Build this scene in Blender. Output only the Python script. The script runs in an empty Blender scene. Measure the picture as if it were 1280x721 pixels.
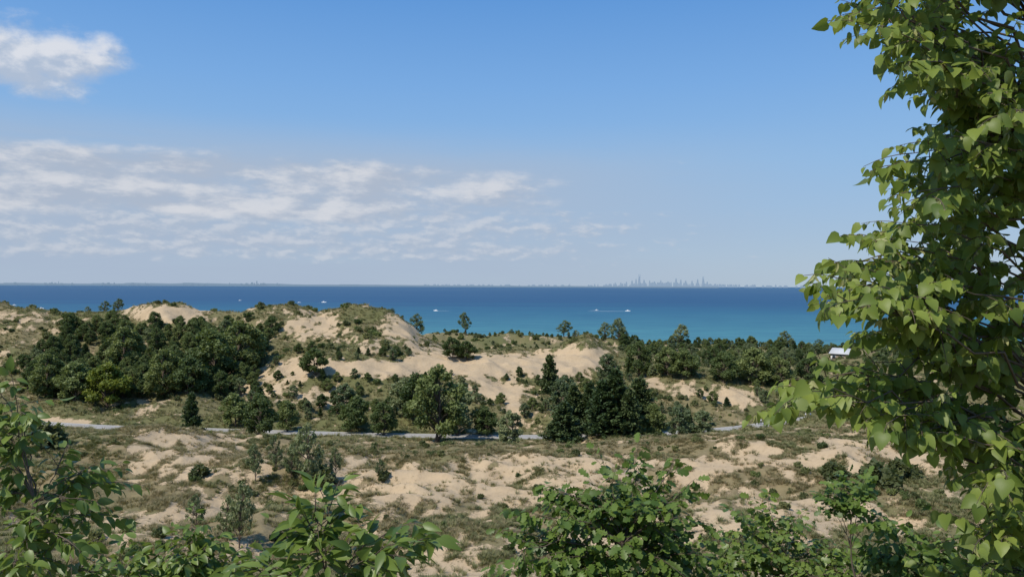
import bpy, math, random
import numpy as np
from mathutils import Vector, Matrix
random.seed(7); rng=np.random.default_rng(11)
F=960.0; HC=50.0; HR=357.0
scene=bpy.context.scene
scene.view_settings.view_transform='Standard'; scene.view_settings.look='None'; scene.view_settings.exposure=0

# ------------------------------------------------------------ noise
def _hash(ix,iy,seed):
    h=(ix.astype(np.int64)*374761393+iy.astype(np.int64)*668265263+seed*1442695041)&0xFFFFFFFF
    h=((h^(h>>13))*1274126177)&0xFFFFFFFF
    h=h^(h>>16)
    return (h&0xFFFF)/65535.0
def vnoise(x,y,seed=0):
    x=np.asarray(x,float); y=np.asarray(y,float)
    ix=np.floor(x); iy=np.floor(y); fx=x-ix; fy=y-iy
    fx=fx*fx*fx*(fx*(fx*6-15)+10); fy=fy*fy*fy*(fy*(fy*6-15)+10)
    a=_hash(ix,iy,seed); b=_hash(ix+1,iy,seed); c=_hash(ix,iy+1,seed); d=_hash(ix+1,iy+1,seed)
    return (a*(1-fx)+b*fx)*(1-fy)+(c*(1-fx)+d*fx)*fy
def fbm(x,y,s,o=4,seed=0,g=0.5):
    x=np.asarray(x,float)/s; y=np.asarray(y,float)/s; t=0; a=1; n=0
    for i in range(o):
        t=t+a*vnoise(x*0.8+y*0.6+i*17.3,-x*0.6+y*0.8+i*9.1,seed+i); n+=a; a*=g; x=x*2.03; y=y*2.03
    return t/n
def sstep(a,b,x):
    t=np.clip((x-a)/(b-a),0,1); return t*t*(3-2*t)
def smooth_tab(xs,ys,x0,x1,step,sig):
    g=np.arange(x0,x1+step,step); v=np.interp(g,xs,ys)
    k=np.arange(-int(3*sig/step),int(3*sig/step)+1)*step; w=np.exp(-k*k/(2*sig*sig)); w/=w.sum()
    p=len(k)//2; v=np.convolve(np.pad(v,p,mode='edge'),w,mode='valid')
    return g,v
# ------------------------------------------------------------ terrain height
BASE=smooth_tab([-80,-20,0,10,25,40,70,100,130,150,165,185,200,215,230,260,300,340,380,430,470,500,530,560,620],
                [47,48.6,48.3,43.2,36,31,23.8,20.2,19,17.5,14,11.3,11,11,12,15,17,16,13.2,9.5,8.6,6,1,-2,-4],-100,640,1.0,4)
FR=smooth_tab([-300,0,100,170,220,260,350,450,550,650,750,850,900,960,1020,1100,1180,1250,1350,1700],
              [548,554,550,540,538,546,556,561,560,560,558,552,548,541,538,533,528,535,530,530],-600,2200,4,16)
BR=smooth_tab([-300,-60,0,50,100,150,185,205,230,262,300,330,370,400,440,485,505,525,550,590,640,690,715,735,755,800,900,1000,1300,1700],
              [390,390,387,392,400,399,387,384,389,397,398,388,388,392,387,392,402,421,434,446,441,442,436,429,441,450,456,458,450,440],-600,2200,4,5)
FD=smooth_tab([-600,0,450,520,560,600,640,690,730,780,830,900,1000,1100,1400,2200],
              [420,420,424,424,420,424,421,427,424,430,434,437,441,440,440,440],-600,2200,4,8)
RD=smooth_tab([-600,-200,30,130,250,350,460,600,700,800,900,960,1010,1100,1300,2200],
              [236,226,216,209,206,203,200,198,198,201,208,217,228,240,256,270],-1000,2400,4,22)
def H(x,y):
    x=np.asarray(x,float); y=np.asarray(y,float)
    c=640+F*x/np.maximum(y,60)
    amp=sstep(40,80,y)
    yw=y+amp*6*(fbm(x,y*0,45,3,5)-0.5)*2*(1-sstep(170,190,y)*(1-sstep(232,250,y)))
    z=np.interp(yw,*BASE)
    zc=HC-(np.interp(c,*FR)-HR)*150/F
    g=np.where(yw<150,np.exp(-((yw-150)/34)**2/2),np.exp(-((yw-150)/11)**2/2))
    z=z+(zc-17.4)*g
    zc=HC-(np.interp(c,*BR)-HR)*345/F
    g=np.where(yw<345,np.exp(-((yw-345)/34)**2/2),np.exp(-((yw-345)/30)**2/2))
    z=z+(zc-15.7)*g
    zc=HC-(np.interp(c,*FD)-HR)*435/F
    z=z+(zc-9.3)*np.exp(-((yw-435)/24)**2/2)
    def bump(cp,sp,d,sd0,sd1,h):
        gp=np.exp(-np.abs((c-cp)/sp)**2.6/2); gd=np.where(yw<d,np.exp(-((yw-d)/sd0)**2/2),np.exp(-((yw-d)/sd1)**2/2))
        return h*gp*gd
    z=z+bump(450,80,266,13,22,8.6)+bump(640,75,285,14,18,3.4)+bump(880,85,255,12,16,4.5)+bump(620,50,262,12,12,2.5)
    z=z+bump(735,22,330,14,18,3.4)
    m=sstep(60,90,y)*(1-sstep(500,540,y))
    rid=1-np.abs(fbm(x+y*0.5,y-x*0.2,26,3,31)*2-1)*2
    ra=2.4-1.3*np.exp(-((y-160)/22)**2)
    z=z+m*(rid*ra+(fbm(x,y,11,3,41)-0.5)*2.6*(ra/2.3)+(fbm(x,y,3.2,2,51)-0.5)*0.95)
    z=z+(1-m)*(1-sstep(500,540,y))*(fbm(x,y,6,3,61)-0.5)*0.5
    yr=np.interp(c,*RD); w=1-sstep(4.0,12,np.abs(y-yr))
    return z*(1-w)+11.0*w
def Hs(x,y): return float(H(np.array([x]),np.array([y]))[0])
def rowof(z,y): return HR+F*(HC-z)/np.maximum(y,1)
def W(px,row,d): return np.array([(px-640)/F*d,d,HC-(row-HR)*d/F])
def hit(px,row,d0=62,d1=500,fb=345):
    ds=np.arange(d0,d1,0.7); xs=(px-640)/F*ds
    z=H(xs,ds); r=HC-(row-HR)*ds/F
    k=np.nonzero(z>r)[0]
    return float(ds[k[0]]) if len(k) else fb

SAND_F=[(240,575,80,36,.42),(165,665,90,26,.34),(560,605,170,36,.34),(770,600,210,38,.32),(900,575,70,22,.25),(1030,568,120,20,.33),
        (1150,558,110,28,.42),(1000,640,170,26,.28),(560,695,130,24,.32),(740,680,90,20,.2),(430,655,60,12,.15)]
GR_F=[(60,600,100,60,.30),(650,562,240,8,.35),(370,580,50,30,.25),(120,560,80,20,.22),(330,650,70,30,.15),(1090,600,60,14,.25),(870,560,60,12,.2)]
SAND_B=[(205,394,50,10,.95),(455,462,85,9,1.3),(560,457,45,9,1.0),(640,456,100,13,1.2),(735,446,30,12,1.1),(392,410,38,16,.68),
        (335,482,46,22,.55),(508,410,28,18,.55),(535,440,24,14,.45),(620,487,32,14,.5),(642,502,10,28,.7),(870,487,55,12,.52),(935,497,34,12,.5),
        (10,402,60,10,.5),(60,530,50,6,.9),(700,470,50,8,.4),(410,500,26,18,.35),(820,478,20,10,.35),(380,455,40,10,.4),(560,500,60,14,.22),(460,430,30,8,.2)]
def vegmask(x,y,z):
    c=640+F*x/np.maximum(y,60); r=rowof(z,y)
    n=fbm(x,y,16,3,71)*0.26+fbm(x,y,5,3,72)*0.34+fbm(x,y*0.7,1.6,2,73)*0.40
    b=np.where(y<178,0.65,0.83)
    fgm=y<178
    for (cx,cy,rx,ry,s) in SAND_F: b=b-np.where(fgm,s*np.exp(-(((c-cx)/rx)**2+((r-cy)/ry)**2)),0)
    for (cx,cy,rx,ry,s) in GR_F: b=b+np.where(fgm,s*np.exp(-(((c-cx)/rx)**2+((r-cy)/ry)**2)),0)
    for (cx,cy,rx,ry,s) in SAND_B: b=b-np.where(fgm,0,s*np.exp(-(np.abs((c-cx)/rx)**3+np.abs((r-cy)/ry)**3)))
    v=sstep(0.30,0.74,b+(n-0.5)*2.3)
    return v*np.where(y>505,0.0,1.0)

# ------------------------------------------------------------ materials
def newmat(name):
    m=bpy.data.materials.new(name); m.use_nodes=True; nt=m.node_tree; nt.nodes.clear()
    return m,nt
class NB:
    def __init__(s,nt): s.nt=nt
    def n(s,t,**k):
        nd=s.nt.nodes.new(t)
        for a,b in k.items(): setattr(nd,a,b)
        return nd
    def setin(s,inp,v):
        if isinstance(v,bpy.types.NodeSocket): s.nt.links.new(v,inp)
        else: inp.default_value=v
    def m(s,op,a,b=None,c=None):
        nd=s.n('ShaderNodeMath',operation=op); s.setin(nd.inputs[0],a)
        if b is not None: s.setin(nd.inputs[1],b)
        if c is not None: s.setin(nd.inputs[2],c)
        return nd.outputs[0]
    def ss(s,v,a,b,lo=0.0,hi=1.0):
        nd=s.n('ShaderNodeMapRange',interpolation_type='SMOOTHSTEP'); s.setin(nd.inputs[0],v)
        nd.inputs[1].default_value=a; nd.inputs[2].default_value=b; nd.inputs[3].default_value=lo; nd.inputs[4].default_value=hi
        return nd.outputs[0]
    def mix(s,f,a,b,bt='MIX'):
        nd=s.n('ShaderNodeMix',data_type='RGBA',blend_type=bt); s.setin(nd.inputs[0],f)
        for i,v in ((6,a),(7,b)):
            if isinstance(v,tuple) and len(v)==3: v=v+(1,)
            s.setin(nd.inputs[i],v)
        return nd.outputs[2]
    def noise(s,vec,scale,detail=4,rough=.5):
        nd=s.n('ShaderNodeTexNoise'); 
        if vec is not None: s.nt.links.new(vec,nd.inputs['Vector'])
        nd.inputs['Scale'].default_value=scale; nd.inputs['Detail'].default_value=detail; nd.inputs['Roughness'].default_value=rough
        return nd.outputs['Fac']
    def comb(s,x,y,z=0.0):
        nd=s.n('ShaderNodeCombineXYZ'); s.setin(nd.inputs[0],x); s.setin(nd.inputs[1],y); s.setin(nd.inputs[2],z); return nd.outputs[0]
    def out(s,sh): 
        o=s.n('ShaderNodeOutputMaterial'); s.nt.links.new(sh,o.inputs[0])
    def pr(s,col,rough=.8,spec=.3,bump=None,bs=.3,bd=.1):
        p=s.n('ShaderNodeBsdfPrincipled')
        if isinstance(col,tuple) and len(col)==3: col=col+(1,)
        s.setin(p.inputs['Base Color'],col); s.setin(p.inputs['Roughness'],rough); p.inputs['Specular IOR Level'].default_value=spec
        if bump is not None:
            b=s.n('ShaderNodeBump'); b.inputs['Strength'].default_value=bs; b.inputs['Distance'].default_value=bd
            s.nt.links.new(bump,b.inputs['Height']); s.nt.links.new(b.outputs[0],p.inputs['Normal'])
        return p.outputs[0]
def simple(name,col,rough=.8,spec=.3,var=.25,scale=3.0,bump=True):
    m,nt=newmat(name); b=NB(nt); g=b.n('ShaderNodeNewGeometry').outputs['Position']
    n=b.noise(g,scale,4,.6)
    c=b.mix(n,tuple(x*(1-var) for x in col),tuple(min(1,x*(1+var)) for x in col))
    b.out(b.pr(c,rough,spec,n if bump else None,.2,.02)); return m
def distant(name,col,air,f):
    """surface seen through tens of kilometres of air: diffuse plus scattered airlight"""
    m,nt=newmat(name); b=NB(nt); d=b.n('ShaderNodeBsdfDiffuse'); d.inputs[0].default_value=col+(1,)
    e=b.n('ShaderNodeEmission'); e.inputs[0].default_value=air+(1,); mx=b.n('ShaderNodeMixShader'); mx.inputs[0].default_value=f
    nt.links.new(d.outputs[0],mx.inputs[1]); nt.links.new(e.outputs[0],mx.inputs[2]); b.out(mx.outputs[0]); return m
def leafmat(name,dark,light,trans=.3,rough=.5,rand=.35,spec=.3,back=None):
    m,nt=newmat(name); b=NB(nt)
    t=b.n('ShaderNodeAttribute',attribute_name='tint').outputs['Fac']
    oi=b.n('ShaderNodeObjectInfo').outputs['Random']
    c=b.mix(t,dark,light)
    hs=b.n('ShaderNodeHueSaturation'); b.setin(hs.inputs['Color'],c)
    b.setin(hs.inputs['Value'],b.m('MULTIPLY_ADD',oi,2*rand,1-rand)); b.setin(hs.inputs['Hue'],b.m('MULTIPLY_ADD',oi,-.05,.525) if rand>0 else .5)
    c=hs.outputs[0]
    if back is not None:
        bf=b.n('ShaderNodeNewGeometry').outputs['Backfacing']; c=b.mix(b.m('MULTIPLY',bf,.6),c,back)
    p=b.pr(c,rough,spec)
    tr=b.n('ShaderNodeBsdfTranslucent'); c2=b.mix(.5,c,(light[0]*1.5,light[1]*1.5,light[2]*.6),'MIX'); b.setin(tr.inputs[0],c2)
    mx=b.n('ShaderNodeMixShader'); mx.inputs[0].default_value=trans
    nt.links.new(p,mx.inputs[1]); nt.links.new(tr.outputs[0],mx.inputs[2]); b.out(mx.outputs[0]); return m

M_bark=simple('bark',(.13,.10,.075),.9,.2,.4,8)
M_decid=leafmat('deciduous_foliage',(.052,.080,.024),(.175,.22,.072),.32,.6,.40)
M_pale=leafmat('cottonwood_foliage',(.09,.125,.055),(.21,.25,.12),.3)
M_conif=leafmat('conifer_foliage',(.036,.062,.025),(.115,.16,.055),.18,.6,.25)
M_shrub=leafmat('shrub_foliage',(.068,.088,.032),(.20,.215,.085),.28,.6,.42)
M_grass=leafmat('marram_grass_blades',(.14,.125,.055),(.34,.285,.15),.25,.6,.3)
M_ggrass=leafmat('green_grass_blades',(.095,.108,.040),(.23,.23,.095),.25,.6,.3)
M_bass=leafmat('basswood_leaf',(.066,.12,.018),(.285,.345,.068),.38,.48,.0,.35,(.17,.21,.08))
M_cherry=leafmat('cherry_leaf',(.060,.11,.020),(.21,.28,.055),.33,.42,.0,.4,(.15,.2,.07))
M_oak=leafmat('oak_leaf',(.050,.10,.016),(.17,.24,.045),.33,.45,.0,.35,(.12,.17,.06))

def ground_material():
    m,nt=newmat('dune_ground'); b=NB(nt); g=b.n('ShaderNodeNewGeometry').outputs['Position']
    v=b.n('ShaderNodeAttribute',attribute_name='veg').outputs['Fac']
    gr=b.n('ShaderNodeAttribute',attribute_name='green').outputs['Fac']
    n1=b.noise(g,.25,6,.6); n2=b.noise(g,1.3,5,.7); n3=b.noise(g,5,3,.6)
    sand=b.mix(n1,(.41,.300,.180),(.54,.415,.265)); sand=b.mix(b.ss(n2,.45,.75,0,.5),sand,(.31,.228,.135))
    dry=b.mix(n2,(.15,.118,.058),(.30,.24,.135)); grn=b.mix(n2,(.075,.080,.030),(.185,.18,.075))
    vg=b.mix(gr,dry,grn)
    f=b.m('ADD',v,b.m('MULTIPLY',b.m('SUBTRACT',n2,.5),1.9)); f=b.m('ADD',f,b.m('MULTIPLY',b.m('SUBTRACT',n3,.5),1.6))
    f=b.ss(f,.32,.68)
    f=b.m('MULTIPLY',f,b.ss(v,0.0,.10))
    col=b.mix(f,sand,vg)
    b.out(b.pr(col,.95,.1,b.m('ADD',n2,b.m('MULTIPLY',f,.6)),.7,.3)); return m
M_ground=ground_material()

# ------------------------------------------------------------ mesh builder
class MB:
    def __init__(s): s.V=[];s.L=[];s.S=[];s.M=[];s.T=[];s.nv=0
    def add(s,V,faces_flat,sizes,mat,tint):
        V=np.asarray(V,float).reshape(-1,3); s.V.append(V); s.L.append(np.asarray(faces_flat,np.int64)+s.nv)
        s.S.append(np.asarray(sizes,np.int64)); s.M.append(np.full(len(sizes),mat)); 
        s.T.append(np.broadcast_to(np.asarray(tint,float),(len(V),)).copy()); s.nv+=len(V)
    def tube(s,pts,rad,sides=6,mat=0):
        pts=np.asarray(pts,float); n=len(pts); rings=[]
        for i in range(n):
            t=pts[min(i+1,n-1)]-pts[max(i-1,0)]; t=t/(np.linalg.norm(t)+1e-9)
            a=np.cross(t,[0,0,1.0]) if abs(t[2])<.95 else np.cross(t,[1.0,0,0]); a/=np.linalg.norm(a); b=np.cross(t,a)
            an=np.arange(sides)*2*math.pi/sides
            rings.append(pts[i]+rad[i]*(np.cos(an)[:,None]*a+np.sin(an)[:,None]*b))
        f=[]
        for i in range(n-1):
            for k in range(sides):
                k2=(k+1)%sides; f+= [i*sides+k,i*sides+k2,(i+1)*sides+k2,(i+1)*sides+k]
        s.add(np.concatenate(rings),f,[4]*((n-1)*sides),mat,.5)
    def leaves(s,tmpl,O,Y,N,S,T,mat=1):
        tv,tf=tmpl; O=np.asarray(O,float);Y=np.asarray(Y,float);N=np.asarray(N,float);S=np.asarray(S,float);k=len(O)
        if k==0: return
        Y=Y/(np.linalg.norm(Y,axis=1,keepdims=True)+1e-9); X=np.cross(Y,N); X/=np.linalg.norm(X,axis=1,keepdims=True)+1e-9; N=np.cross(X,Y)
        V=O[:,None,:]+S[:,None,None]*(tv[None,:,0:1]*X[:,None]+tv[None,:,1:2]*Y[:,None]+tv[None,:,2:3]*N[:,None])
        fl=np.concatenate([np.array(f) for f in tf]); sz=np.array([len(f) for f in tf])
        FL=(fl[None,:]+(np.arange(k)*len(tv))[:,None]).ravel()
        s.add(V.reshape(-1,3),FL,np.tile(sz,k),mat,np.repeat(np.asarray(T,float),len(tv)))
    def mesh(s,name,mats,smooth=False):
        me=bpy.data.meshes.new(name); V=np.concatenate(s.V);L=np.concatenate(s.L);S=np.concatenate(s.S)
        me.vertices.add(len(V)); me.vertices.foreach_set('co',V.astype(np.float32).ravel())
        me.loops.add(len(L)); me.loops.foreach_set('vertex_index',L.astype(np.int32))
        me.polygons.add(len(S)); me.polygons.foreach_set('loop_start',np.concatenate([[0],np.cumsum(S)[:-1]]).astype(np.int32))
        me.polygons.foreach_set('material_index',np.concatenate(s.M).astype(np.int32))
        me.update(calc_edges=True)
        a=me.attributes.new('tint','FLOAT','POINT'); a.data.foreach_set('value',np.concatenate(s.T).astype(np.float32))
        for m in mats: me.materials.append(m)
        if smooth: me.polygons.foreach_set('use_smooth',np.ones(len(S),bool))
        me.validate(); return me
def obj(name,me,loc=(0,0,0),parent=None,rot=0,scale=1):
    o=bpy.data.objects.new(name,me); scene.collection.objects.link(o); o.location=loc; o.rotation_euler=(0,0,rot)
    o.scale=(scale,)*3 if not isinstance(scale,tuple) else scale
    if parent: o.parent=parent
    return o
def rnd_dir(n):
    v=rng.normal(size=(n,3)); return v/np.linalg.norm(v,axis=1,keepdims=True)

QUAD=(np.array([[-.5,0,0],[0,-.1,.05],[.5,.45,0],[0,1,.08]]),[[0,1,2,3]])
def sym(right,mid,fold=.18,droop=.18):
    n=len(right); v=[];f=[]
    for y in mid: v.append((0,y))
    for x,y in right: v.append((x,y))
    for x,y in right: v.append((-x,y))
    v=np.array([(x,y,fold*abs(x)-droop*y*y) for x,y in v])
    for i in range(n-1):
        f.append([i,n+i,n+i+1,i+1]); f.append([i,i+1,2*n+i+1,2*n+i])
    return v,f
HEART=sym([(.24,-.10),(.46,.12),(.47,.40),(.28,.74),(.03,1.04)],[0,.12,.40,.72,1.06],.28,.30)
LANCE=sym([(.05,0),(.20,.25),(.22,.5),(.14,.8),(.01,1.1)],[0,.25,.5,.8,1.12],.3,.25)
OVAL=sym([(.08,0),(.27,.22),(.30,.5),(.20,.82),(.01,1.08)],[0,.22,.5,.82,1.1],.3,.25)
OAK=sym([(.05,0),(.30,.18),(.16,.32),(.42,.50),(.24,.62),(.34,.84),(.04,1.05)],[0,.16,.32,.46,.62,.80,1.06],.2,.15)

# ------------------------------------------------------------ terrain mesh
def terrain():
    ys=np.concatenate([np.arange(-60,60,2.0),np.arange(60,170,.55),np.arange(170,232,1.0),np.arange(232,380,1.0),np.arange(380,640,3)])
    ws=np.concatenate([np.linspace(-1.25,-.52,60,endpoint=False),np.linspace(-.52,.52,560,endpoint=False),np.linspace(.52,1.25,61)])
    Y,Wd=np.meshgrid(ys,ws,indexing='ij'); X=Wd*(Y+85); Z=H(X,Y); V=np.stack([X,Y,Z],-1).reshape(-1,3)
    ny,nx=Y.shape; i=np.arange(ny-1)[:,None]*nx+np.arange(nx-1)[None,:]
    f=np.stack([i,i+1,i+nx+1,i+nx],-1).reshape(-1)
    mb=MB(); mb.add(V,f,np.full((ny-1)*(nx-1),4),0,.5); me=mb.mesh('dune_terrain',[M_ground],True)
    x,y,z=V.T; vg=vegmask(x,y,z)
    gn=np.clip(sstep(170,200,y)*.6+(fbm(x,y,20,3,81)-.5)*1.8+.14+.5*(1-sstep(20,60,y)),0,1)
    for nm,a in (('veg',vg),('green',gn)):
        at=me.attributes.new(nm,'FLOAT','POINT'); at.data.foreach_set('value',a.astype(np.float32))
    return obj('dune_terrain',me)
terrain()

# ------------------------------------------------------------ water
def lake():
    m,nt=newmat('lake_water'); b=NB(nt); g=b.n('ShaderNodeNewGeometry').outputs['Position']
    sp=b.n('ShaderNodeSeparateXYZ'); nt.links.new(g,sp.inputs[0]); x,y=sp.outputs[0],sp.outputs[1]
    n1=b.noise(b.comb(b.m('MULTIPLY',x,.0006),b.m('MULTIPLY',y,.0022)),1,5,.6)
    n2=b.noise(b.comb(b.m('MULTIPLY',x,.012),b.m('MULTIPLY',y,.05)),1,5,.65)
    n3=b.noise(b.comb(b.m('MULTIPLY',x,.10),b.m('MULTIPLY',y,.30)),1,4,.6)
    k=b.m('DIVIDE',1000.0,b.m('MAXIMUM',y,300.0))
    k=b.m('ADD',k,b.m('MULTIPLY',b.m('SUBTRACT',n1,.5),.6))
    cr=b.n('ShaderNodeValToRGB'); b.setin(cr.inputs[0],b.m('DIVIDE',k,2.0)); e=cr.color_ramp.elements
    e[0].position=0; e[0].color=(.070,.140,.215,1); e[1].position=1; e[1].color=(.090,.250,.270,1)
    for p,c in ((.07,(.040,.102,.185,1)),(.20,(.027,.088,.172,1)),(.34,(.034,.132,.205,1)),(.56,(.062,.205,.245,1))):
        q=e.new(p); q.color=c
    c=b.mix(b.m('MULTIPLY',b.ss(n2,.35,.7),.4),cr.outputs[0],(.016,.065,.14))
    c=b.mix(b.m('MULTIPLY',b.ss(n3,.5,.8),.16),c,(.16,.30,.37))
    b.out(b.pr(c,.55,.10,n3,.4,.4))
    mb=MB(); mb.add([(-90000,490,0),(90000,490,0),(90000,75000,0),(-90000,75000,0)],[0,1,2,3],[4],0,.5)
    obj('lake_water',mb.mesh('lake_water',[m]))
lake()
def shore_backing():
    mb=MB(); mb.add([(-90000,-3000,-4.5),(90000,-3000,-4.5),(90000,76000,-4.5),(-90000,76000,-4.5)],[0,1,2,3],[4],0,.5)
    obj('lake_bed',mb.mesh('lake_bed',[simple('lake_bed_sand',(.3,.25,.16))]))
shore_backing()

# ------------------------------------------------------------ road
def road():
    m=simple('road_asphalt',(.33,.31,.28),.9,.2,.2,1.5); wm=simple('road_paint',(.75,.75,.72),.7,.3,.1,4)
    pxs=np.arange(-500,1500,6.0); ds=np.interp(pxs,*RD); P=np.stack([(pxs-640)/F*ds,ds],1)
    T=np.gradient(P,axis=0); T/=np.linalg.norm(T,axis=1,keepdims=True); Nn=np.stack([-T[:,1],T[:,0]],1)
    def strip(mb,o0,o1,z,mat,dash=False):
        a=P+Nn*o0; c=P+Nn*o1; n=len(P); V=[(p[0],p[1],z) for p in a]+[(p[0],p[1],z) for p in c]; f=[];k=0
        for i in range(n-1):
            if dash and (i//3)%2: continue
            f+=[i,i+1,n+i+1,n+i];k+=1
        mb.add(V,f,[4]*k,mat,.5)
    mb=MB(); strip(mb,-2.6,2.6,11.06,0); strip(mb,2.25,2.4,11.066,1); strip(mb,-2.4,-2.25,11.066,1); strip(mb,-.07,.07,11.066,1,True)
    obj('road',mb.mesh('road',[m,wm]))
road()

# ------------------------------------------------------------ mid-distance trees
def bez(a,b,c,n=6):
    t=np.linspace(0,1,n)[:,None]; return (1-t)**2*a+2*t*(1-t)*b+t*t*c
def decid(name,h,r,nleaf,mat,seed,open_=0.0,ls=.28,low=.18):
    global rng; rng=np.random.default_rng(seed); mb=MB()
    top=np.array([rng.normal()*.05*h,rng.normal()*.05*h,h*.85])
    tp=bez(np.zeros(3),np.array([rng.normal()*.04*h,rng.normal()*.04*h,h*.45]),top,8); mb.tube(tp,np.linspace(.022*h,.005*h,8),6)
    ncl=int(26+h*2.2); cen=[];rad=[]
    for i in range(ncl):
        zz=low+(1-low)*(i+rng.random())/ncl
        prof=math.sin(min(1,(zz-low*.6)/(1-low*.6))**.75*math.pi)**.6
        a=rng.random()*6.283; rr=r*prof*(.35+.65*rng.random()**.5)*.9
        c=np.array([math.cos(a)*rr+top[0]*zz,math.sin(a)*rr+top[1]*zz,zz*h*.93]); cen.append(c); rad.append(r*(.16+.22*rng.random())*(1-.35*open_)*(.6+.4*prof))
        k=tp[min(7,int(max(0,zz-.15)*7))]; mb.tube(bez(k,(k+c)/2+np.array([0,0,.05*h]),c,4),np.linspace(.009*h,.002*h,4),4)
    cen=np.array(cen);rad=np.array(rad); w=rad**2/np.sum(rad**2)
    id_=rng.choice(ncl,nleaf,p=w); d=rnd_dir(nleaf); rr=rng.random(nleaf)**.4
    O=cen[id_]+d*(rad[id_]*rr)[:,None]*np.array([1.1,1.1,.75])+rng.normal(size=(nleaf,3))*.03*r
    ctint=rng.random(ncl)*.5
    N=d*.6+np.array([0,0,.55])+rng.normal(size=(nleaf,3))*.5; Y=rnd_dir(nleaf)+np.array([0,0,-.2])
    T=np.clip(ctint[id_]+rng.random(nleaf)*.45+.15*d[:,2],0,1)
    mb.leaves(QUAD,O,Y,N,ls*(.6+.8*rng.random(nleaf)),T)
    return mb.mesh(name,[M_bark,mat])
def conifer(name,h,r,seed,dense=1.0):
    global rng; rng=np.random.default_rng(seed); mb=MB()
    mb.tube([(0,0,0),(0.03*h,0,h*.5),(0,0,h)],[.02*h,.012*h,.003*h],6)
    O=[];Y=[];N=[];S=[];T=[]
    nb=int(110*dense)
    for i in range(nb):
        zz=(.04+.94*(i+rng.random())/nb); L=r*(1-zz**1.25)**.9*(.5+.7*rng.random())+.12; a=rng.random()*6.283
        d=np.array([math.cos(a),math.sin(a),0.35-.4*(1-zz)]); base=np.array([0,0,zz*h*.95]); tip=base+d*L
        mb.tube([base,tip],[.012,.004],3)
        m=int(14+28*L); t=rng.random(m)**.6; sid=np.array([-d[1],d[0],0]); tt=rng.random()*.4
        p=base+d*L*t[:,None]+sid*(rng.normal(size=m)*.22*L*(1.1-t))[:,None]+rng.normal(size=(m,3))*.1
        O.append(p);Y.append(d+rng.normal(size=(m,3))*.6);N.append(np.array([0,0,1.])+rng.normal(size=(m,3))*.6);S.append(.16+.2*rng.random(m));T.append(np.clip(tt+.6*rng.random(m)*t,0,1))
    mb.leaves(QUAD,np.concatenate(O),np.concatenate(Y),np.concatenate(N),np.concatenate(S),np.concatenate(T))
    return mb.mesh(name,[M_bark,M_conif])
def shrub(name,seed,mat,n=900,ls=.13):
    global rng; rng=np.random.default_rng(seed); mb=MB(); k=14
    a=rng.random(k)*6.283; rr=rng.random(k)**.6*.42; cen=np.stack([np.cos(a)*rr,np.sin(a)*rr,.18+.5*rng.random(k)*(1-rr)],1); rad=.13+.14*rng.random(k)
    for c in cen: mb.tube([(0,0,-.05),c*.6,c],[.015,.01,.004],3)
    i=rng.integers(0,k,n); d=rnd_dir(n); O=cen[i]+d*(rad[i]*rng.random(n)**.4)[:,None]
    O[:,2]=np.abs(O[:,2]); T=np.clip(rng.random(k)[i]*.5+rng.random(n)*.5,0,1)
    mb.leaves(QUAD,O,rnd_dir(n),d*.6+[0,0,.6]+rng.normal(size=(n,3))*.5,ls*(.5+rng.random(n)),T); return mb.mesh(name,[M_bark,mat])
def tuft(name,seed,mat,n=22,wd=.035,spread=.22):
    global rng; rng=np.random.default_rng(seed); mb=MB()
    for i in range(n):
        a=rng.random()*6.283; b=np.array([math.cos(a),math.sin(a),0])*spread*rng.random(); ln=(.35+.45*rng.random())
        d=np.array([math.cos(a),math.sin(a),0])*(.2+.5*rng.random())+[0,0,1]; d/=np.linalg.norm(d); s=np.array([-math.sin(a),math.cos(a),0])
        p0=b;p1=b+d*ln*.55;p2=b+d*ln+np.array([math.cos(a),math.sin(a),-.3])*ln*.3
        V=[p0-s*wd/2,p0+s*wd/2,p1+s*wd/2.3,p1-s*wd/2.3,p2]; mb.add(V,[0,1,2,3,3,2,4],[4,3],0,rng.random())
    return mb.mesh(name,[mat])

D=[decid('tree_a',7.5,2.9,6200,M_decid,1),decid('tree_b',8.5,3.1,6500,M_decid,2,.2),decid('tree_c',6,2.7,5200,M_decid,3),decid('tree_d',7,2.6,5000,M_pale,4,.5)]
OP=[decid('open_a',8,3.4,2600,M_pale,5,1.0,.28,.3),decid('open_b',7,3.1,2000,M_pale,6,1.1,.27,.25)]
CO=[conifer('con_a',7.5,2.4,7,1.5),conifer('con_b',6.5,2.0,8,1.3),conifer('con_c',5.5,2.2,9,1.2)]
SH=[shrub('shrub_a',10,M_shrub),shrub('shrub_b',11,M_shrub),shrub('shrub_c',12,M_decid)]
TU=[tuft('tuft_a',13,M_grass),tuft('tuft_b',14,M_grass,16,.04,.3),tuft('tuft_c',15,M_ggrass,26,.04,.3)]

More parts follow.
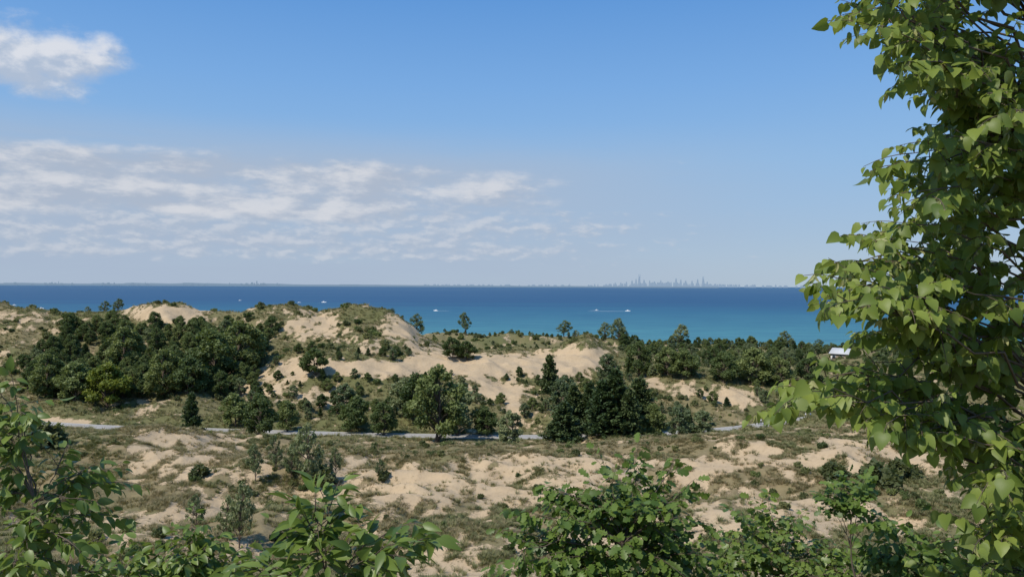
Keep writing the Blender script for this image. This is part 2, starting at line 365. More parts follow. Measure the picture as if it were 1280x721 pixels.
def empty(name):
    o=bpy.data.objects.new(name,None); scene.collection.objects.link(o); return o
def mass(root,meshes,P,S,kinds):
    e=empty(root)
    for k,me in enumerate(meshes):
        sel=kinds==k; p=P[sel]; s=S[sel]; n=len(p)
        if n==0: continue
        a=rng.random(n)*6.283; tilt=rng.normal(size=(n,2))*.05
        off=np.array([[-1,-1],[1,-1],[1,1],[-1,1]])*.5; ca,sa=np.cos(a),np.sin(a); V=np.zeros((n,4,3))
        for j in range(4):
            ox=off[j,0]*ca-off[j,1]*sa; oy=off[j,0]*sa+off[j,1]*ca
            V[:,j,0]=p[:,0]+ox*s; V[:,j,1]=p[:,1]+oy*s; V[:,j,2]=p[:,2]+(ox*tilt[:,0]+oy*tilt[:,1])*s
        mb=MB(); mb.add(V.reshape(-1,3),np.arange(n*4),[4]*n,0,.5); im=mb.mesh(root+'_points',[])
        io=obj(root+'_scatter',im,parent=e); io.instance_type='FACES'; io.use_instance_faces_scale=True; io.instance_faces_scale=1
        io.show_instancer_for_render=False; io.show_instancer_for_viewport=False
        obj(root+'_plant',me,parent=io)
    return e
rng=np.random.default_rng(99)
def samp(n,p0,p1,d0,d1):
    d=np.sqrt(rng.random(n)*(d1**2-d0**2)+d0**2); px=p0+(p1-p0)*rng.random(n); x=(px-640)/F*d; z=H(x,d); return px,x,d,z
def thin(P,r):
    out=[];grid={}
    for i,p in enumerate(P):
        g=(int(p[0]//r),int(p[1]//r)); ok=True
        for a in (-1,0,1):
            for b in (-1,0,1):
                for q in grid.get((g[0]+a,g[1]+b),()):
                    if (P[q][0]-p[0])**2+(P[q][1]-p[1])**2<r*r: ok=False
        if ok: out.append(i); grid.setdefault(g,[]).append(i)
    return np.array(out)
px,x,d,z=samp(2600,-260,352,238,338); r=rowof(z,d)
edge=fbm(x,d,25,2,91)
ok=((px<350-(330-d)*.35)&(px>15+60*edge)|(px<-40))&(r>413)&(np.abs(px-70)+np.abs(r-400)>30)&(r<500)
P=np.stack([x,d,z-.2],1)[ok]; k=thin(P,3.9); P=P[k]
mass('forest',[D[0],D[1],D[2],D[3],CO[0]],P,.58+.55*rng.random(len(P)),rng.choice(5,len(P),p=[.34,.28,.26,.09,.03]))
px,x,d,z=samp(3400,770,1900,300,455); den=fbm(x,d,22,3,92)
ok=(den>.43-.1*sstep(330,400,d))&(px>775+(d<335)*50)&~((np.abs(px-1055)<34)&(d<410)); P=np.stack([x,d,z-.2],1)[ok]; k=thin(P,4.4); P=P[k]
mass('shoreline_woodland',[D[0],D[2],D[3],CO[1],OP[1]],P,.45+.5*rng.random(len(P)),rng.choice(5,len(P),p=[.32,.32,.20,.04,.12]))
px,x,d,z=samp(1700,540,800,375,470); den=fbm(x,d,14,3,93)
ok=(den>.50); P=np.stack([x,d,z-.2],1)[ok]; k=thin(P,4.2); P=P[k]
mass('foredune_thicket',[D[0],D[2],D[3],SH[0]],P,.18+.25*rng.random(len(P)),rng.choice(3,len(P)))
px,x,d,z=samp(9000,-300,1500,222,470); v=vegmask(x,d,z); den=fbm(x,d,13,3,94)
yr=np.interp(px,*RD); ok=(v>.5)&(den+.3*rng.random(len(px))>.60)&(np.abs(d-yr)>7); P=np.stack([x,d,z-.1],1)[ok]
mass('dune_scrub',SH,P,(.7+2.5*rng.random(len(P))**2),rng.integers(0,3,len(P)))
px,x,d,z=samp(1700,300,960,216,272); yr=np.interp(px,*RD); v=vegmask(x,d,z); den=fbm(x,d,15,3,95)
ok=(v>.45)&(den>.45)&(np.abs(d-yr)>8); P=np.stack([x,d,z-.1],1)[ok]; k=thin(P,3.9); P=P[k]
mass('sapling_thicket',[D[0],D[2],D[3],CO[1],CO[2]],P,.25+.42*rng.random(len(P))**1.5,rng.choice(5,len(P),p=[.26,.26,.32,.08,.08]))
px,x,d,z=samp(190000,-120,1400,62,178); v=vegmask(x,d,z); cl=fbm(x,d,1.8,2,96)
ok=rng.random(len(px))<np.clip(v*1.0*sstep(.32,.62,cl)+.13*sstep(.45,.62,cl),0,1); P=np.stack([x,d,z-.03],1)[ok]
gk=np.where(fbm(x,d,18,3,97)[ok]+.25*(rng.random(ok.sum())-.5)>.53,2,rng.integers(0,2,ok.sum()))
mass('marram_grass',TU,P,.42+.70*rng.random(len(P)),gk)
px,x,d,z=samp(60000,-200,1450,178,350); v=vegmask(x,d,z); yr=np.interp(px,*RD)
ok=(rng.random(len(px))<v)&(np.abs(d-yr)>3.2); P=np.stack([x,d,z-.03],1)[ok]
mass('dune_grass',TU,P,.8+1.0*rng.random(len(P)),rng.choice(3,len(P),p=[.22,.22,.56]))
px,x,d,z=samp(3400,-150,1450,64,172); v=vegmask(x,d,z); den=fbm(x,d,12,3,98)
ok=(v>.35)&(den>.49); P=np.stack([x,d,z-.05],1)[ok]
mass('low_shrubs',SH,P,.3+1.25*rng.random(len(P))**2.2,rng.integers(0,3,len(P)))
px=rng.random(2500)*80-40; d=rng.random(2500)*56+4; z=H(px,d); P=np.stack([px,d,z],1)
mass('hillside_undergrowth',[TU[2],SH[0]],P,np.where(rng.random(2500)<.8,.9,.7),(rng.random(2500)>.85).astype(int))

def place(name,me,hm,px,row,hp,d=None,sx=1.0):
    if d is None: d=hit(px,row,178)
    x=(px-640)/F*d; s=hp*d/F/hm; z=Hs(x,d)-.15
    obj(name,me,(x,d,z),rot=random.random()*6.28,scale=(s*sx,s*sx,s))
Hm={0:7.3,1:8.3,2:5.9,3:6.8}
for px,row,hp,k,sx in [(545,556,100,1,.95),(525,530,62,0,1.0),(572,545,66,3,1.0),(325,548,55,0,.9),(295,535,42,2,1.0),(360,540,40,0,1),
   (205,500,62,1,1),(95,505,50,2,1.1),(300,470,68,1,1.2),(268,478,66,0,1.2),(60,500,56,1,1),(155,470,60,1,1.1),(235,495,48,2,1),
   (395,470,34,2,1.1),(440,540,45,2,1),(480,545,42,0,1),(610,545,38,2,1),(640,560,48,3,.9),(850,548,44,3,1.0),(820,545,42,0,1),(905,478,40,0,1.1),
   (835,470,38,0,1.1),(800,470,44,1,1),(940,478,44,2,1.2),(975,485,40,0,1.1),(1010,488,44,1,1.1),(1060,548,36,2,1),(585,450,24,2,1.3),(566,448,26,0,1.3),(860,472,36,2,1.1),
   (705,520,50,3,1.1),(505,520,48,3,1.1),(430,520,40,3,1.1),(760,475,34,3,1.1),(880,545,34,3,1.2)]:
    place('deciduous_tree',D[k],Hm[k],px,row,hp,None,sx)
place('yellow_green_tree',decid('bright_tree',7,2.9,6500,leafmat('bright_foliage',(.085,.12,.016),(.21,.25,.04),.3),21),6.8,135,512,56,None,1.1)
for px,row,hp,k,sx in [(770,542,84,0,1.1),(738,540,64,1,1.1),(800,540,70,2,.95),(705,553,52,2,1.25),(718,540,60,1,1.1),(687,492,50,1,.95),(240,542,52,1,.85),
   (753,545,72,1,1.0),(787,545,62,1,1.0),(860,545,36,1,1),(325,530,46,1,.9)]:
    place('pine_tree',CO[k],[7.4,6.4,5.4][k],px,row,hp,None,sx)
for px,dd,top,k,sx in [(582,432,391,0,.75),(520,372,393,1,.9),(705,430,400,0,1.1),(775,425,397,0,1.0),(757,430,402,1,1.0),(850,435,404,0,1.1),(983,435,411,0,1.0),
     (1025,435,421,1,1),(147,346,377,0,1.0),(131,346,380,1,1),(110,344,388,1,1),(490,350,391,1,1.1),(640,432,416,1,1),(930,430,426,0,1.2),(880,430,424,1,1.2),(665,428,415,1,1.2),(720,430,412,0,1.2)]:
    x=(px-640)/F*dd; z=Hs(x,dd)-.2; top_z=HC-(top+(px-640)*.0039-HR)*dd/F; h=max(3,top_z-z); hm=[7.6,6.6][k]; s=h/hm; sxy=min(s,1.6)*sx
    obj('cottonwood_tree',OP[k],(x,dd,z),rot=random.random()*6,scale=(sxy,sxy,s))
for px,row,hp,k in [(385,612,85,1),(300,690,85,0),(365,600,48,1),(320,605,50,0),(345,590,45,1),(245,665,50,1),(285,680,60,1),(420,600,40,0),(1110,610,30,1),(475,600,26,1)]:
    d=hit(px,row,62); x=(px-640)/F*d; s=hp*d/F/[8,7][k]
    obj('poplar_sapling',OP[k],(x,d,Hs(x,d)-.1),rot=random.random()*6,scale=(s*.55,s*.55,s))
for px,row,hp in [(400,608,26),(1100,608,34),(1130,600,28),(60,560,30),(250,600,16),(1045,600,22),(480,600,12)]:
    d=hit(px,row,62); x=(px-640)/F*d; s=hp*d/F/.75
    obj('shrub',SH[1],(x,d,Hs(x,d)-.1),rot=random.random()*6,scale=(s*1.1,s*1.1,s))

# ------------------------------------------------------------ foreground leafy plants
def nrm(v): return v/(np.linalg.norm(v)+1e-9)
SUN=nrm(np.array([-.78,-.62,1.30]))
M_bract=leafmat('basswood_bract',(.26,.28,.10),(.42,.42,.19),.35,.6,.0)
def leafy(name,trunk_pts,trunk_rad,tips,tmpl,mat,lsize,twigs,tlen,per,seed,bare=.45,attach=None,brad=.012,bract=0,hang=.5):
    global rng; rng=np.random.default_rng(seed); mb=MB(); tr=np.array(trunk_pts,float)
    segs=[]
    for i in range(len(tr)-1): segs.append(tr[i]+(tr[i+1]-tr[i])*np.linspace(0,1,8,endpoint=False)[:,None])
    fine=np.concatenate(segs+[tr[-1:]]); fr=np.interp(np.linspace(0,1,len(fine)),np.linspace(0,1,len(trunk_rad)),trunk_rad)
    fine[1:-1]+=rng.normal(size=(len(fine)-2,3))*.01; mb.tube(fine,fr,8)
    O=[];Y=[];N=[];S=[];T=[]
    for tip in tips:
        tip=np.array(tip)
        cand=fine[fine[:,2]<tip[2]+.15]; 
        if len(cand)==0: cand=fine[:3]
        dd=np.linalg.norm(cand-tip,axis=1)+.35*np.abs((tip[2]-cand[:,2])-.45*np.linalg.norm(cand[:,:2]-tip[:2],axis=1)); a=cand[np.argmin(dd)]
        L=np.linalg.norm(tip-a); mid=(a+tip)/2+np.array([0,0,.16*L])+rng.normal(size=3)*.07*L
        br=bez(a,mid,tip,9); br[1:-1]+=rng.normal(size=(7,3))*.014*L; r0=brad*(.5+.5*min(L,2)); mb.tube(br,np.linspace(r0,.0025,9),5)
        for j in range(twigs):
            t=1.0 if j==0 else bare+(1-bare)*(j-.5+rng.random()*.6)/twigs; q=min(8,t*8); i0=min(7,int(q)); p=br[i0]+(br[i0+1]-br[i0])*(q-i0)
            bd=nrm(br[i0+1]-br[i0]); l=tlen*(.5+.7*rng.random())
            td=bd.copy() if j==0 else nrm(bd*.55+rng.normal(size=3)*np.array([.7,.7,.45]))
            e=p+td*l+np.array([0,0,-.12*l]); tw=bez(p,p+td*l*.5+np.array([0,0,.06*l]),e,5); mb.tube(tw,np.linspace(.0035,.0015,5),3)
            n=max(3,int(per*(.7+.6*rng.random()))); base_t=rng.random()*.35
            for q in range(n):
                t2=(q+.6)/n; u=t2*4; k=min(3,int(u)); pp=tw[k]+(tw[k+1]-tw[k])*(u-k); d2=nrm(tw[k+1]-tw[k]); side=nrm(np.cross(d2,[0,0,1.0]))*(1 if q%2 else -1)
                yd=nrm(d2*(.5 if q<n-1 else 1.3)+side*(.85 if q<n-1 else .1)+np.array([0,0,-hang])+rng.normal(size=3)*.32); pet=.25*lsize
                mb_o=pp+yd*pet; O.append(mb_o);Y.append(yd);N.append(np.array([0,0,.6])+SUN*.5+rng.normal(size=3)*.58);S.append(lsize*(.45+.7*rng.random()));T.append(min(1,base_t+rng.random()*.65))
                if rng.random()<.4: mb.tube([pp,mb_o],[.0016,.0012],3)
                if bract and rng.random()<bract:
                    for _ in range(2):
                        O.append(pp);Y.append(np.array([0,0,-1.])+rng.normal(size=3)*.4);N.append(rng.normal(size=3));S.append(lsize*.65);T.append(2.0)
    O=np.array(O);Y=np.array(Y);N=np.array(N);S=np.array(S);T=np.array(T); b=T>1.5
    mb.leaves(tmpl,O[~b],Y[~b],N[~b],S[~b],T[~b]);
    if b.any(): mb.leaves(LANCE,O[b],Y[b],N[b],S[b],T[b]*0+.8,2)
    return obj(name,mb.mesh(name,[M_bark,mat,M_bract],True))

XL=[(-260,1110),(-100,1060),(0,1066),(30,1070),(60,1110),(95,1140),(125,1195),(150,1190),(175,1135),(210,1115),(250,1140),(285,1095),(315,1075),(345,1025),(370,1018),(400,1080),(430,1105),(460,1035),(490,970),(508,980),(525,1080),(545,1135),(570,1215),(620,1228),(660,1208),(720,1175),(860,1180)]
xr=[a for a,_ in XL]; xv=[b for _,b in XL]
rr=np.random.default_rng(5); tips=[]
for row in np.arange(-240,800,15.0):
    for k in range(2):
        rw=row+rr.normal()*8; d=3.8+rr.random()*1.6; tips.append(W(np.interp(rw,xr,xv)+8+abs(rr.normal())*46,rw,d))
for (a,b_) in [(1064,16),(1076,32),(1150,90),(1125,95),(1020,360),(1038,348),(985,493),(970,500),(1110,205),(1125,190),(1078,298),(1110,535),(1020,480),(1040,500)]:
    tips.append(W(a+14,b_,3.9+rr.random()*.6))
for i in range(115):
    rw=-250+1080*rr.random(); xl=np.interp(rw,xr,xv); px=xl+50+(1560-xl)*rr.random()**1.05; tips.append(W(px,rw,3.7+2.6*rr.random()))
tx,ty=3.85,5.2; gz=Hs(tx,ty)
leafy('basswood_tree',[(tx,ty,gz-.2),(tx-.1,ty+.05,gz+2),(tx+.08,ty-.05,49.5),(tx-.05,ty,51.5),(tx+.1,ty,54)],[.13,.11,.09,.06,.02],tips,HEART,M_bass,.078,8,.25,8,21,.45,brad=.009,bract=.16,hang=.7)

def bush(name,px,d,tips,*a,extra=1,**k):
    r_=np.random.default_rng(int(abs(px)+d*10)); tips=list(tips); base=list(tips)
    for _ in range(extra):
        for (p,r,dd) in base: tips.append((p+r_.normal()*16,r+12+r_.random()*34,dd+r_.normal()*.25))
    x=(px-640)/F*d; g=Hs(x,d); P=[W(*t) for t in tips]; top=max(p[2] for p in P)
    m=np.mean(P,axis=0); tr=[(x,d,g-.15),(x+(m[0]-x)*.3,d,g+(top-g)*.3),(x+(m[0]-x)*.6,(d+m[1])/2,g+(top-g)*.55),(m[0],m[1],g+(top-g)*.8)]
    return leafy(name,tr,[.05,.04,.025,.008],P,*a,**k)
t=[(795,580,9),(760,592,8.6),(700,612,8.6),(670,642,8.3),(655,668,8.5),(840,582,9.2),(860,615,8.8),(835,650,8.4),(720,650,8.2),(745,620,8.7),(870,665,8.8),(700,690,8.2),(800,640,8.2),(780,680,8),(830,700,8.1),(880,700,8.6),(665,705,8.1),(740,710,8),(800,610,9),(815,660,8.8),(770,650,9),(850,720,8.2),(690,740,8),(780,750,8),(900,740,8.4)]
bush('oak_sapling',770,8.8,t,OAK,M_oak,.12,8,.34,10,31,.4)
t=[(5,500,5.5),(28,520,5.7),(5,560,5.5),(110,592,5.6),(138,605,5.8),(75,580,5.7),(90,625,5.5),(40,645,5.4),(10,620,5.5),(70,670,5.3),(110,690,5.4),(25,690,5.2),(5,715,5.2),(60,715,5.2),(-40,540,5.4),(-60,620,5.5),(-30,690,5.4),(25,600,5.6),(120,645,5.7),(20,500,5.4),(-10,530,5.6),(140,720,5.5),(90,730,5.5)]
bush('ash_sapling',-20,5.6,t,OVAL,M_cherry,.098,6,.24,8,32,.45,brad=.007,extra=0)
t=[(415,630,4.3),(385,650,4.2),(400,690,4.1),(365,680,4.3),(440,700,4.3),(340,705,4.4),(495,662,4.1),(480,695,4),(515,680,4.2),(370,725,4.1),(450,740,4.1),(310,715,4.3),(395,640,4.2)]
bush('cherry_sapling',430,4.5,t,LANCE,M_cherry,.125,5,.17,8,33,.6,brad=.007,hang=.25,extra=0)
t=[(240,665,7),(215,685,7.2),(260,685,7),(180,695,7),(225,715,6.8),(290,695,7.3),(150,710,7),(270,715,6.9),(120,715,7),(200,740,6.9)]
bush('dogwood_shrub',220,7.2,t,OVAL,M_cherry,.10,8,.26,10,34,.4,brad=.007)
t=[(930,648,12),(960,636,12.2),(900,675,11.8),(990,660,12),(1030,685,12),(1050,675,12.3),(950,690,11.5),(1000,700,11.6),(910,710,11.5),(1060,705,11.8),(960,725,11.5),(1040,730,11)]
bush('maple_sapling',980,12,t,OAK,M_cherry,.13,8,.45,11,35,.35)
t=[(1110,655,11),(1090,685,11.2),(1140,665,11.3),(1120,695,11),(1160,700,11),(1190,680,11),(1210,700,11),(1180,720,11),(1140,720,11)]
bush('dogwood_shrub',1150,11,t,OVAL,M_oak,.14,8,.42,11,37,.35)
t=[(1060,602,10.5),(1048,622,10.3),(1080,606,10.5),(1070,636,10.2),(1088,650,10.2),(1042,636,10.4),(1070,615,10.3)]
bush('maple_sapling',1090,10.4,t,OAK,M_oak,.12,7,.26,10,36,.8,brad=.008,extra=0)

# ------------------------------------------------------------ buildings
def boxv(x0,x1,y0,y1,z0,z1): return [(x0,y0,z0),(x1,y0,z0),(x1,y1,z0),(x0,y1,z0),(x0,y0,z1),(x1,y0,z1),(x1,y1,z1),(x0,y1,z1)]
BF=[0,3,2,1,4,5,6,7,0,1,5,4,1,2,6,5,2,3,7,6,3,0,4,7]
def boxm(mb,*a,mat=0): mb.add(boxv(*a),BF,[4]*6,mat,.5)
def part(name,fn,mats,parent):
    mb=MB(); fn(mb); return obj(name,mb.mesh(name,mats),parent=parent)
M_wall=simple('building_wall',(.24,.19,.14),.9,.2,.15,2); M_roofw=simple('pale_metal_roof',(.50,.50,.50),.7,.2,.12,1)
M_roofb=simple('brown_shingle_roof',(.20,.12,.09),.9,.2,.3,6); M_glass=simple('window_glass',(.03,.04,.05),.1,.6,.1,1); M_trim=simple('trim',(.6,.58,.54),.7,.3,.1,2)
def gable(mb,L,Wd,z0,hr,ov,mat=0):
    a=L/2+ov;b=Wd/2+ov;t=.18
    V=[(-a,-b,z0),(a,-b,z0),(a,0,z0+hr),(-a,0,z0+hr),(a,b,z0),(-a,b,z0)]; V+= [(x,y,z+t) for x,y,z in V]
    mb.add(V,[6,7,8,9, 9,8,10,11, 0,3,2,1, 3,5,4,2, 0,1,7,6, 5,11,10,4, 0,6,9,3, 3,9,11,5, 1,2,8,7, 2,4,10,8],[4]*10,mat,.5)
def house(name,px,d,L,Wd,hw,hr,rot,rm,wm,ztop):
    x=(px-640)/F*d; g=Hs(x,d); base=ztop-hw-hr; e=empty(name); e.location=(x,d,base); e.rotation_euler=(0,0,rot); fd=min(-1,g-base-1.5)
    part('walls',lambda m:(boxm(m,-L/2,L/2,-Wd/2,Wd/2,fd,hw),
        m.add([(-L/2,-Wd/2,hw),(-L/2,Wd/2,hw),(-L/2,0,hw+hr*.95),(L/2,-Wd/2,hw),(L/2,Wd/2,hw),(L/2,0,hw+hr*.95)],[0,2,1,3,4,5],[3,3],0,.5)),[wm],e)
    part('roof',lambda m:gable(m,L,Wd,hw+.02,hr,.7),[rm],e)
    def win(m):
        n=int(L//3)
        for i in range(n):
            cx=-L/2+(i+.5)*L/n
            boxm(m,cx-.75,cx+.75,-Wd/2-.04,-Wd/2-.003,1.0,2.4,mat=0)
    part('windows',win,[M_glass],e)
    def fr(m):
        n=int(L//3)
        for i in range(n):
            cx=-L/2+(i+.5)*L/n
            boxm(m,cx-.9,cx-.753,-Wd/2-.07,-Wd/2-.003,.9,2.55); boxm(m,cx+.753,cx+.9,-Wd/2-.07,-Wd/2-.003,.9,2.55); boxm(m,cx-.75,cx+.75,-Wd/2-.07,-Wd/2-.003,2.41,2.55)
    part('window_frames',fr,[M_trim],e)
    part('door',lambda m:boxm(m,-L/2+.15,-L/2+.85,-Wd/2-.045,-Wd/2-.003,0,2.2),[M_trim],e)
    part('chimney',lambda m:boxm(m,-.5,.5,.6,1.6,hw,hw+hr+.8),[wm],e)
house('beach_pavilion',1056,385,10.5,9,3.2,2.6,-.75,M_roofw,M_wall,HC-(434-HR)*385/F)
house('brown_house',1215,300,18,10,4.2,4.0,.35,M_roofb,M_wall,HC-(440-HR)*300/F)

# ------------------------------------------------------------ far shore + skyline
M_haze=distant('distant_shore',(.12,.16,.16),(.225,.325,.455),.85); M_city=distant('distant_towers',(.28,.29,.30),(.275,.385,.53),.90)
def far_shore():
    mb=MB(); r=np.random.default_rng(3); d=24000.0
    xs=np.arange(-26000,6500,60.0); pxs=640+F*xs/d
    h=14+28*fbm(xs,xs*0,900,4,7)+12*sstep(.62,.78,vnoise(xs/350,xs*0,9))
    h=h*np.interp(pxs,[-400,0,350,500,640,900],[1.4,1.3,1.15,.75,.45,0.2]); h+=16*np.exp(-((pxs-240)/28)**2)
    n=len(xs); V=[(x,d,-1) for x in xs]+[(x,d,hh+34) for x,hh in zip(xs,h)]+[(x,d+1500,hh+20) for x,hh in zip(xs,h)]; f=[]
    for i in range(n-1): f+=[i,i+1,n+i+1,n+i, n+i,n+i+1,2*n+i+1,2*n+i]
    mb.add(V,f,[4]*(2*(n-1)),0,.5)
    for i in range(46):
        px=r.choice([70,190,245,300,320,150,345,50])+r.normal()*14; x=(px-640)/F*d; hh=66+r.random()*38; w=8+r.random()*30
        boxm(mb,x-w,x+w,d-60,d-20,0,hh)
    for px,hh,w in [(75,130,7),(183,116,7),(322,165,16),(316,122,30),(288,110,9)]:
        x=(px-640)/F*d; boxm(mb,x-w,x+w,d-80,d-70,0,hh)
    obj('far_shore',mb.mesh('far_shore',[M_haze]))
far_shore()
def skyline():
    mb=MB(); r=np.random.default_rng(4); d=35000.0; s=d/F
    def tower(px,top,w=1.4):
        x=(px-640)*s; z=(HR-top)*s+50; ww=w*s/2
        boxm(mb,x-ww,x+ww,d-ww,d+ww,0,z*.62); boxm(mb,x-ww*.75,x+ww*.75,d-ww*.75,d+ww*.75,z*.62+.1,z*.86); boxm(mb,x-ww*.5,x+ww*.5,d-ww*.5,d+ww*.5,z*.86+.1,z)
    def antenna(px,top): x=(px-640)*s; z=(HR-top)*s+50; boxm(mb,x-10,x+10,d-10,d+10,0,z)
    for px,t,w in [(799,345,2.6),(795,348,2),(790,350,2.2),(805,349,2.4),(812,350,2),(818,351,2.4),(826,349.5,1.8),(845,347,2.2),(851,348.5,2),(857,350,2.5),(865,350,2),(872,348,2),(879,347,2.6),(884,351,2),(783,351.5,2),(776,352.5,2),(769,352.5,1.6),(835,351,2.4)]: tower(px,t,w)
    antenna(798.5,342); antenna(800,342.3); antenna(879.5,344.5); antenna(878.3,345)
    for i in range(150):
        px=r.normal(835,48); tower(px,354.5-2.8*r.random()*math.exp(-((px-835)/55)**2),.8+1.6*r.random())
    for i in range(90):
        px=530+480*r.random(); tower(px,356.0-.7*r.random(),2+3.5*r.random())
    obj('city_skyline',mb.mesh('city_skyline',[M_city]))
skyline()

# ------------------------------------------------------------ boats
M_hull=simple('boat_hull',(.8,.8,.8),.4,.5,.05,1); M_foam=simple('wake_foam',(.75,.8,.82),.9,.1,.1,.3)
def boat(px,row,L,rot,wake):
    d=HC*F/(row-HR); x=(px-640)/F*d; e=empty('motorboat'); e.location=(x,d,0); e.rotation_euler=(0,0,rot)
    def hull(m):
        V=[];n=7
        for i in range(n):
            t=i/(n-1); w=L*.15*(1-max(0,(t-.45)/.55)**2)+.02; xx=-L/2+L*t; sh=.12*L+.05*L*t*t
            V+=[(xx,-w,sh),(xx,-w*.6,-.1),(xx,w*.6,-.1),(xx,w,sh)]
        f=[]
        for i in range(n-1):
            for k in range(4): f+=[i*4+k,(i+1)*4+k,(i+1)*4+(k+1)%4,i*4+(k+1)%4]
        f+=[0,1,2,3]; m.add(V,f,[4]*(4*(n-1)+1),0,.5)
    part('hull',hull,[M_hull],e)
    part('cabin',lambda m:(boxm(m,-L*.2,L*.12,-L*.09,L*.09,L*.13,L*.27),boxm(m,-L*.16,L*.04,-L*.07,L*.07,L*.272,L*.3)),[M_hull],e)
    part('windshield',lambda m:m.add([(L*.13,-L*.09,L*.14),(L*.13,L*.09,L*.14),(L*.122,L*.08,L*.25),(L*.122,-L*.08,L*.25)],[0,1,2,3],[4],0,.5),[M_glass],e)
    if wake:
        def wk(m):
            n=24; V=[];f=[]
            for i in range(n+1):
                t=i/n; xx=-L*.4-wake*t; w=(1.2+wake*.035*t**.6)*(1-t**3)+.05; V+=[(xx,-w+math.sin(i*1.7)*.4,.12),(xx,w+math.sin(i*2.3)*.4,.12)]
            for i in range(n): f+=[2*i,2*i+1,2*i+3,2*i+2]
            m.add(V,f,[4]*n,0,.5)
            m.add([(L*.3,-L*.2,.15),(L*.55,0,.15),(L*.3,L*.2,.15),(-L*.5,L*.35,.15),(-L*.5,-L*.35,.15)],[0,1,2,3,4],[5],0,.5)
        part('wake',wk,[M_foam],e)
for b in [(785,388.5,10,.05,80),(545,389,9,math.pi-.1,26),(405,379,13,.0,14),(374,379.5,10,.2,0),(52,388,9,0,10),(300,377,9,0,0),(746,387.5,7,.3,12),(18,384,8,0,0)]: boat(*b)

# ------------------------------------------------------------ walkers
M_skin=simple('skin',(.45,.28,.2),.6,.3,.1,5); M_sh1=simple('shirt_white',(.75,.75,.75),.8,.2,.05,5); M_sh2=simple('shirt_blue',(.10,.22,.5),.8,.2,.1,5); M_pants=simple('trousers',(.06,.07,.1),.8,.2,.1,5)
def person(px,off,rot,shirt):
    d=float(np.interp(px,*RD))+off; x=(px-640)/F*d
    e=empty('pedestrian'); e.location=(x,d,11.07); e.rotation_euler=(0,0,rot)
    def sk(name,verts,edges,rad,mat,root=0):
        me=bpy.data.meshes.new(name); me.from_pydata(verts,edges,[]); me.materials.append(mat); o=obj(name,me,parent=e)
        md=o.modifiers.new('skin','SKIN')
        for i,r_ in enumerate(rad): me.skin_vertices[0].data[i].radius=(r_,r_)
        me.skin_vertices[0].data[root].use_root=True
        o.modifiers.new('sub','SUBSURF').render_levels=1
    sk('legs',[(0,0,.95),(-.09,0,.88),(-.1,.16,.48),(-.1,.05,.08),(-.1,.18,.03),(.09,0,.88),(.1,-.02,.48),(.1,-.25,.1),(.1,-.14,.03)],[(0,1),(1,2),(2,3),(3,4),(0,5),(5,6),(6,7),(7,8)],[.13,.10,.07,.05,.04,.10,.07,.05,.04],M_pants)
    sk('torso',[(0,0,.98),(0,.01,1.2),(0,.02,1.42),(-.18,.02,1.42),(-.24,-.08,1.15),(.18,.02,1.42),(.24,.1,1.15)],[(0,1),(1,2),(2,3),(3,4),(2,5),(5,6)],[.13,.13,.12,.07,.05,.07,.05],shirt)
    sk('head',[(0,.02,1.46),(0,.03,1.56),(0,.04,1.68)],[(0,1),(1,2)],[.05,.075,.09],M_skin)
    sk('arm_left',[(-.24,-.08,1.16),(-.22,.05,.92),(-.22,.1,.84)],[(0,1),(1,2)],[.04,.03,.035],M_skin)
    sk('arm_right',[(.24,.1,1.16),(.22,.3,.98),(.22,.36,.95)],[(0,1),(1,2)],[.04,.03,.035],M_skin)
person(1008,.6,1.6,M_sh1); person(1014,-.5,1.5,M_sh2); person(952,.8,-1.5,M_sh1)

# ------------------------------------------------------------ light and sky
sd=Vector(SUN.tolist()); el=math.asin(sd.z); az=math.atan2(sd.x,sd.y)
L=bpy.data.lights.new('sun','SUN'); L.energy=4.3; L.angle=math.radians(.5); L.color=(1,.94,.84); lo=bpy.data.objects.new('sun',L); scene.collection.objects.link(lo)
lo.rotation_euler=sd.to_track_quat('Z','Y').to_euler(); lo.location=(0,0,200)
w=bpy.data.worlds.new('World'); scene.world=w; w.use_nodes=True; nt=w.node_tree; nt.nodes.clear(); b=NB(nt)
sky=b.n('ShaderNodeTexSky',sky_type='NISHITA'); sky.sun_disc=False; sky.sun_elevation=el; sky.sun_rotation=az; sky.altitude=200; sky.air_density=1.0; sky.dust_density=.6; sky.ozone_density=2.0
tc=b.n('ShaderNodeTexCoord').outputs['Generated']; sp=b.n('ShaderNodeSeparateXYZ'); nt.links.new(tc,sp.inputs[0])
A=b.m('ARCTAN2',sp.outputs[0],sp.outputs[1]); E=b.m('ARCSINE',sp.outputs[2])
def cl(ax,ey,ox,oy,det=8,ro=.58,z=0.0):
    return b.noise(b.comb(b.m('MULTIPLY_ADD',A,ax,ox),b.m('MULTIPLY_ADD',E,ey,oy),z),1.0,det,ro)
cr=b.n('ShaderNodeValToRGB'); b.setin(cr.inputs[0],b.m('MULTIPLY',E,1/.6)); e=cr.color_ramp.elements
e[0].position=0; e[0].color=(.43,.54,.655,1); e[1].position=1; e[1].color=(.08,.25,.61,1)
for p,c in ((.045,(.405,.53,.675,1)),(.12,(.355,.51,.71,1)),(.26,(.28,.49,.775,1)),(.42,(.195,.415,.78,1)),(.60,(.115,.32,.715,1))):
    q=e.new(p); q.color=c
rampc=b.mix(1.0,cr.outputs[0],(10,10,10),'MULTIPLY')
col=b.mix(.90,sky.outputs[0],rampc)
nv=cl(3,20,3.1,1.7,6); veil=b.m('MULTIPLY',b.ss(A,.55,-.20),b.m('MULTIPLY',b.ss(E,.215,.135),b.ss(nv,.22,.60,.5,1)))
col=b.mix(b.m('MULTIPLY',veil,.88),col,(3.95,4.8,6.15))
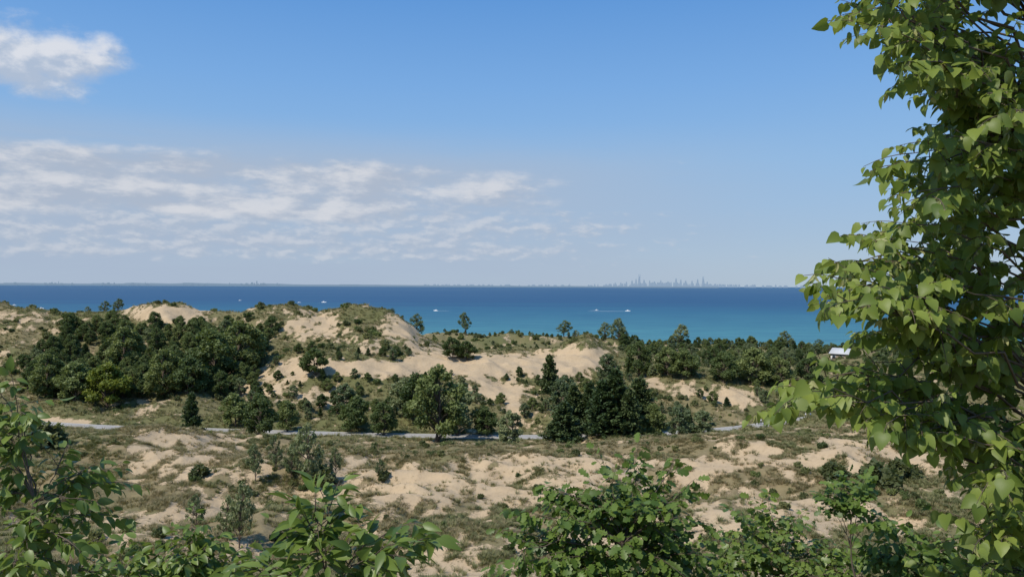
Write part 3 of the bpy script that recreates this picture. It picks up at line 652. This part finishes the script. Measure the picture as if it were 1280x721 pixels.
def layer(col,ax,ey,ox,oy,e0,e1,e2,e3,a0,a1,gain,off,t0,t1,op,dk=(4.0,4.65,5.9),lt=(6.7,6.9,7.4)):
    n0=cl(ax,ey,ox,oy,9,.6); n1=cl(ax,ey,ox-.12,oy+.28,9,.6)
    band=b.m('MULTIPLY',b.ss(E,e0,e1),b.ss(E,e3,e2)); azm=b.ss(A,a1,a0)
    bias=b.m('MULTIPLY_ADD',b.m('MULTIPLY',band,azm),gain,off)
    den=b.ss(b.m('ADD',n0,bias),t0,t1); lit=b.ss(b.m('SUBTRACT',n0,n1),-.09,.14)
    return b.mix(b.m('MULTIPLY',den,op),col,b.mix(lit,dk,lt))
col=layer(col,24,60,4.2,8.1,.018,.040,.085,.115,-.15,.50,.36,-.20,.50,.74,.62,(4.3,5.0,6.1),(6.2,6.5,7.1))
col=layer(col,9,26,7.4,3.3,.060,.095,.135,.180,-.20,.30,.46,-.20,.48,.82,.90,(4.2,4.85,5.95),(6.6,6.8,7.3))
n2=cl(14,22,5.3,2.2,9,.58); n3=cl(14,22,5.15,2.42,9,.58)
ex=b.m('DIVIDE',b.m('ADD',A,.560),.112); ey=b.m('DIVIDE',b.m('SUBTRACT',E,.245),.045)
rr2=b.m('ADD',b.m('MULTIPLY',ex,ex),b.m('MULTIPLY',ey,ey)); 
den2=b.ss(b.m('ADD',b.m('SUBTRACT',1.0,rr2),b.m('MULTIPLY',b.m('SUBTRACT',n2,.5),2.4)),.0,.85)
lit2=b.ss(b.m('ADD',b.m('MULTIPLY',b.m('SUBTRACT',n2,n3),1.6),b.m('MULTIPLY',ey,.20)),-.14,.22)
col=b.mix(b.m('MULTIPLY',den2,.93),col,b.mix(lit2,(4.4,5.2,6.5),(7.3,7.5,8.0)))
bg=b.n('ShaderNodeBackground'); nt.links.new(col,bg.inputs[0]); bg.inputs[1].default_value=.1
o=b.n('ShaderNodeOutputWorld'); nt.links.new(bg.outputs[0],o.inputs[0])

# ------------------------------------------------------------ camera
cam=bpy.data.cameras.new('camera'); cam.sensor_width=36; cam.lens=27; cam.clip_start=.1; cam.clip_end=150000
co=bpy.data.objects.new('camera',cam); scene.collection.objects.link(co)
co.matrix_world=Matrix.Translation((0,0,HC))@Matrix.Rotation(math.radians(90-.21),4,'X')@Matrix.Rotation(math.radians(.22),4,'Z')
scene.camera=co
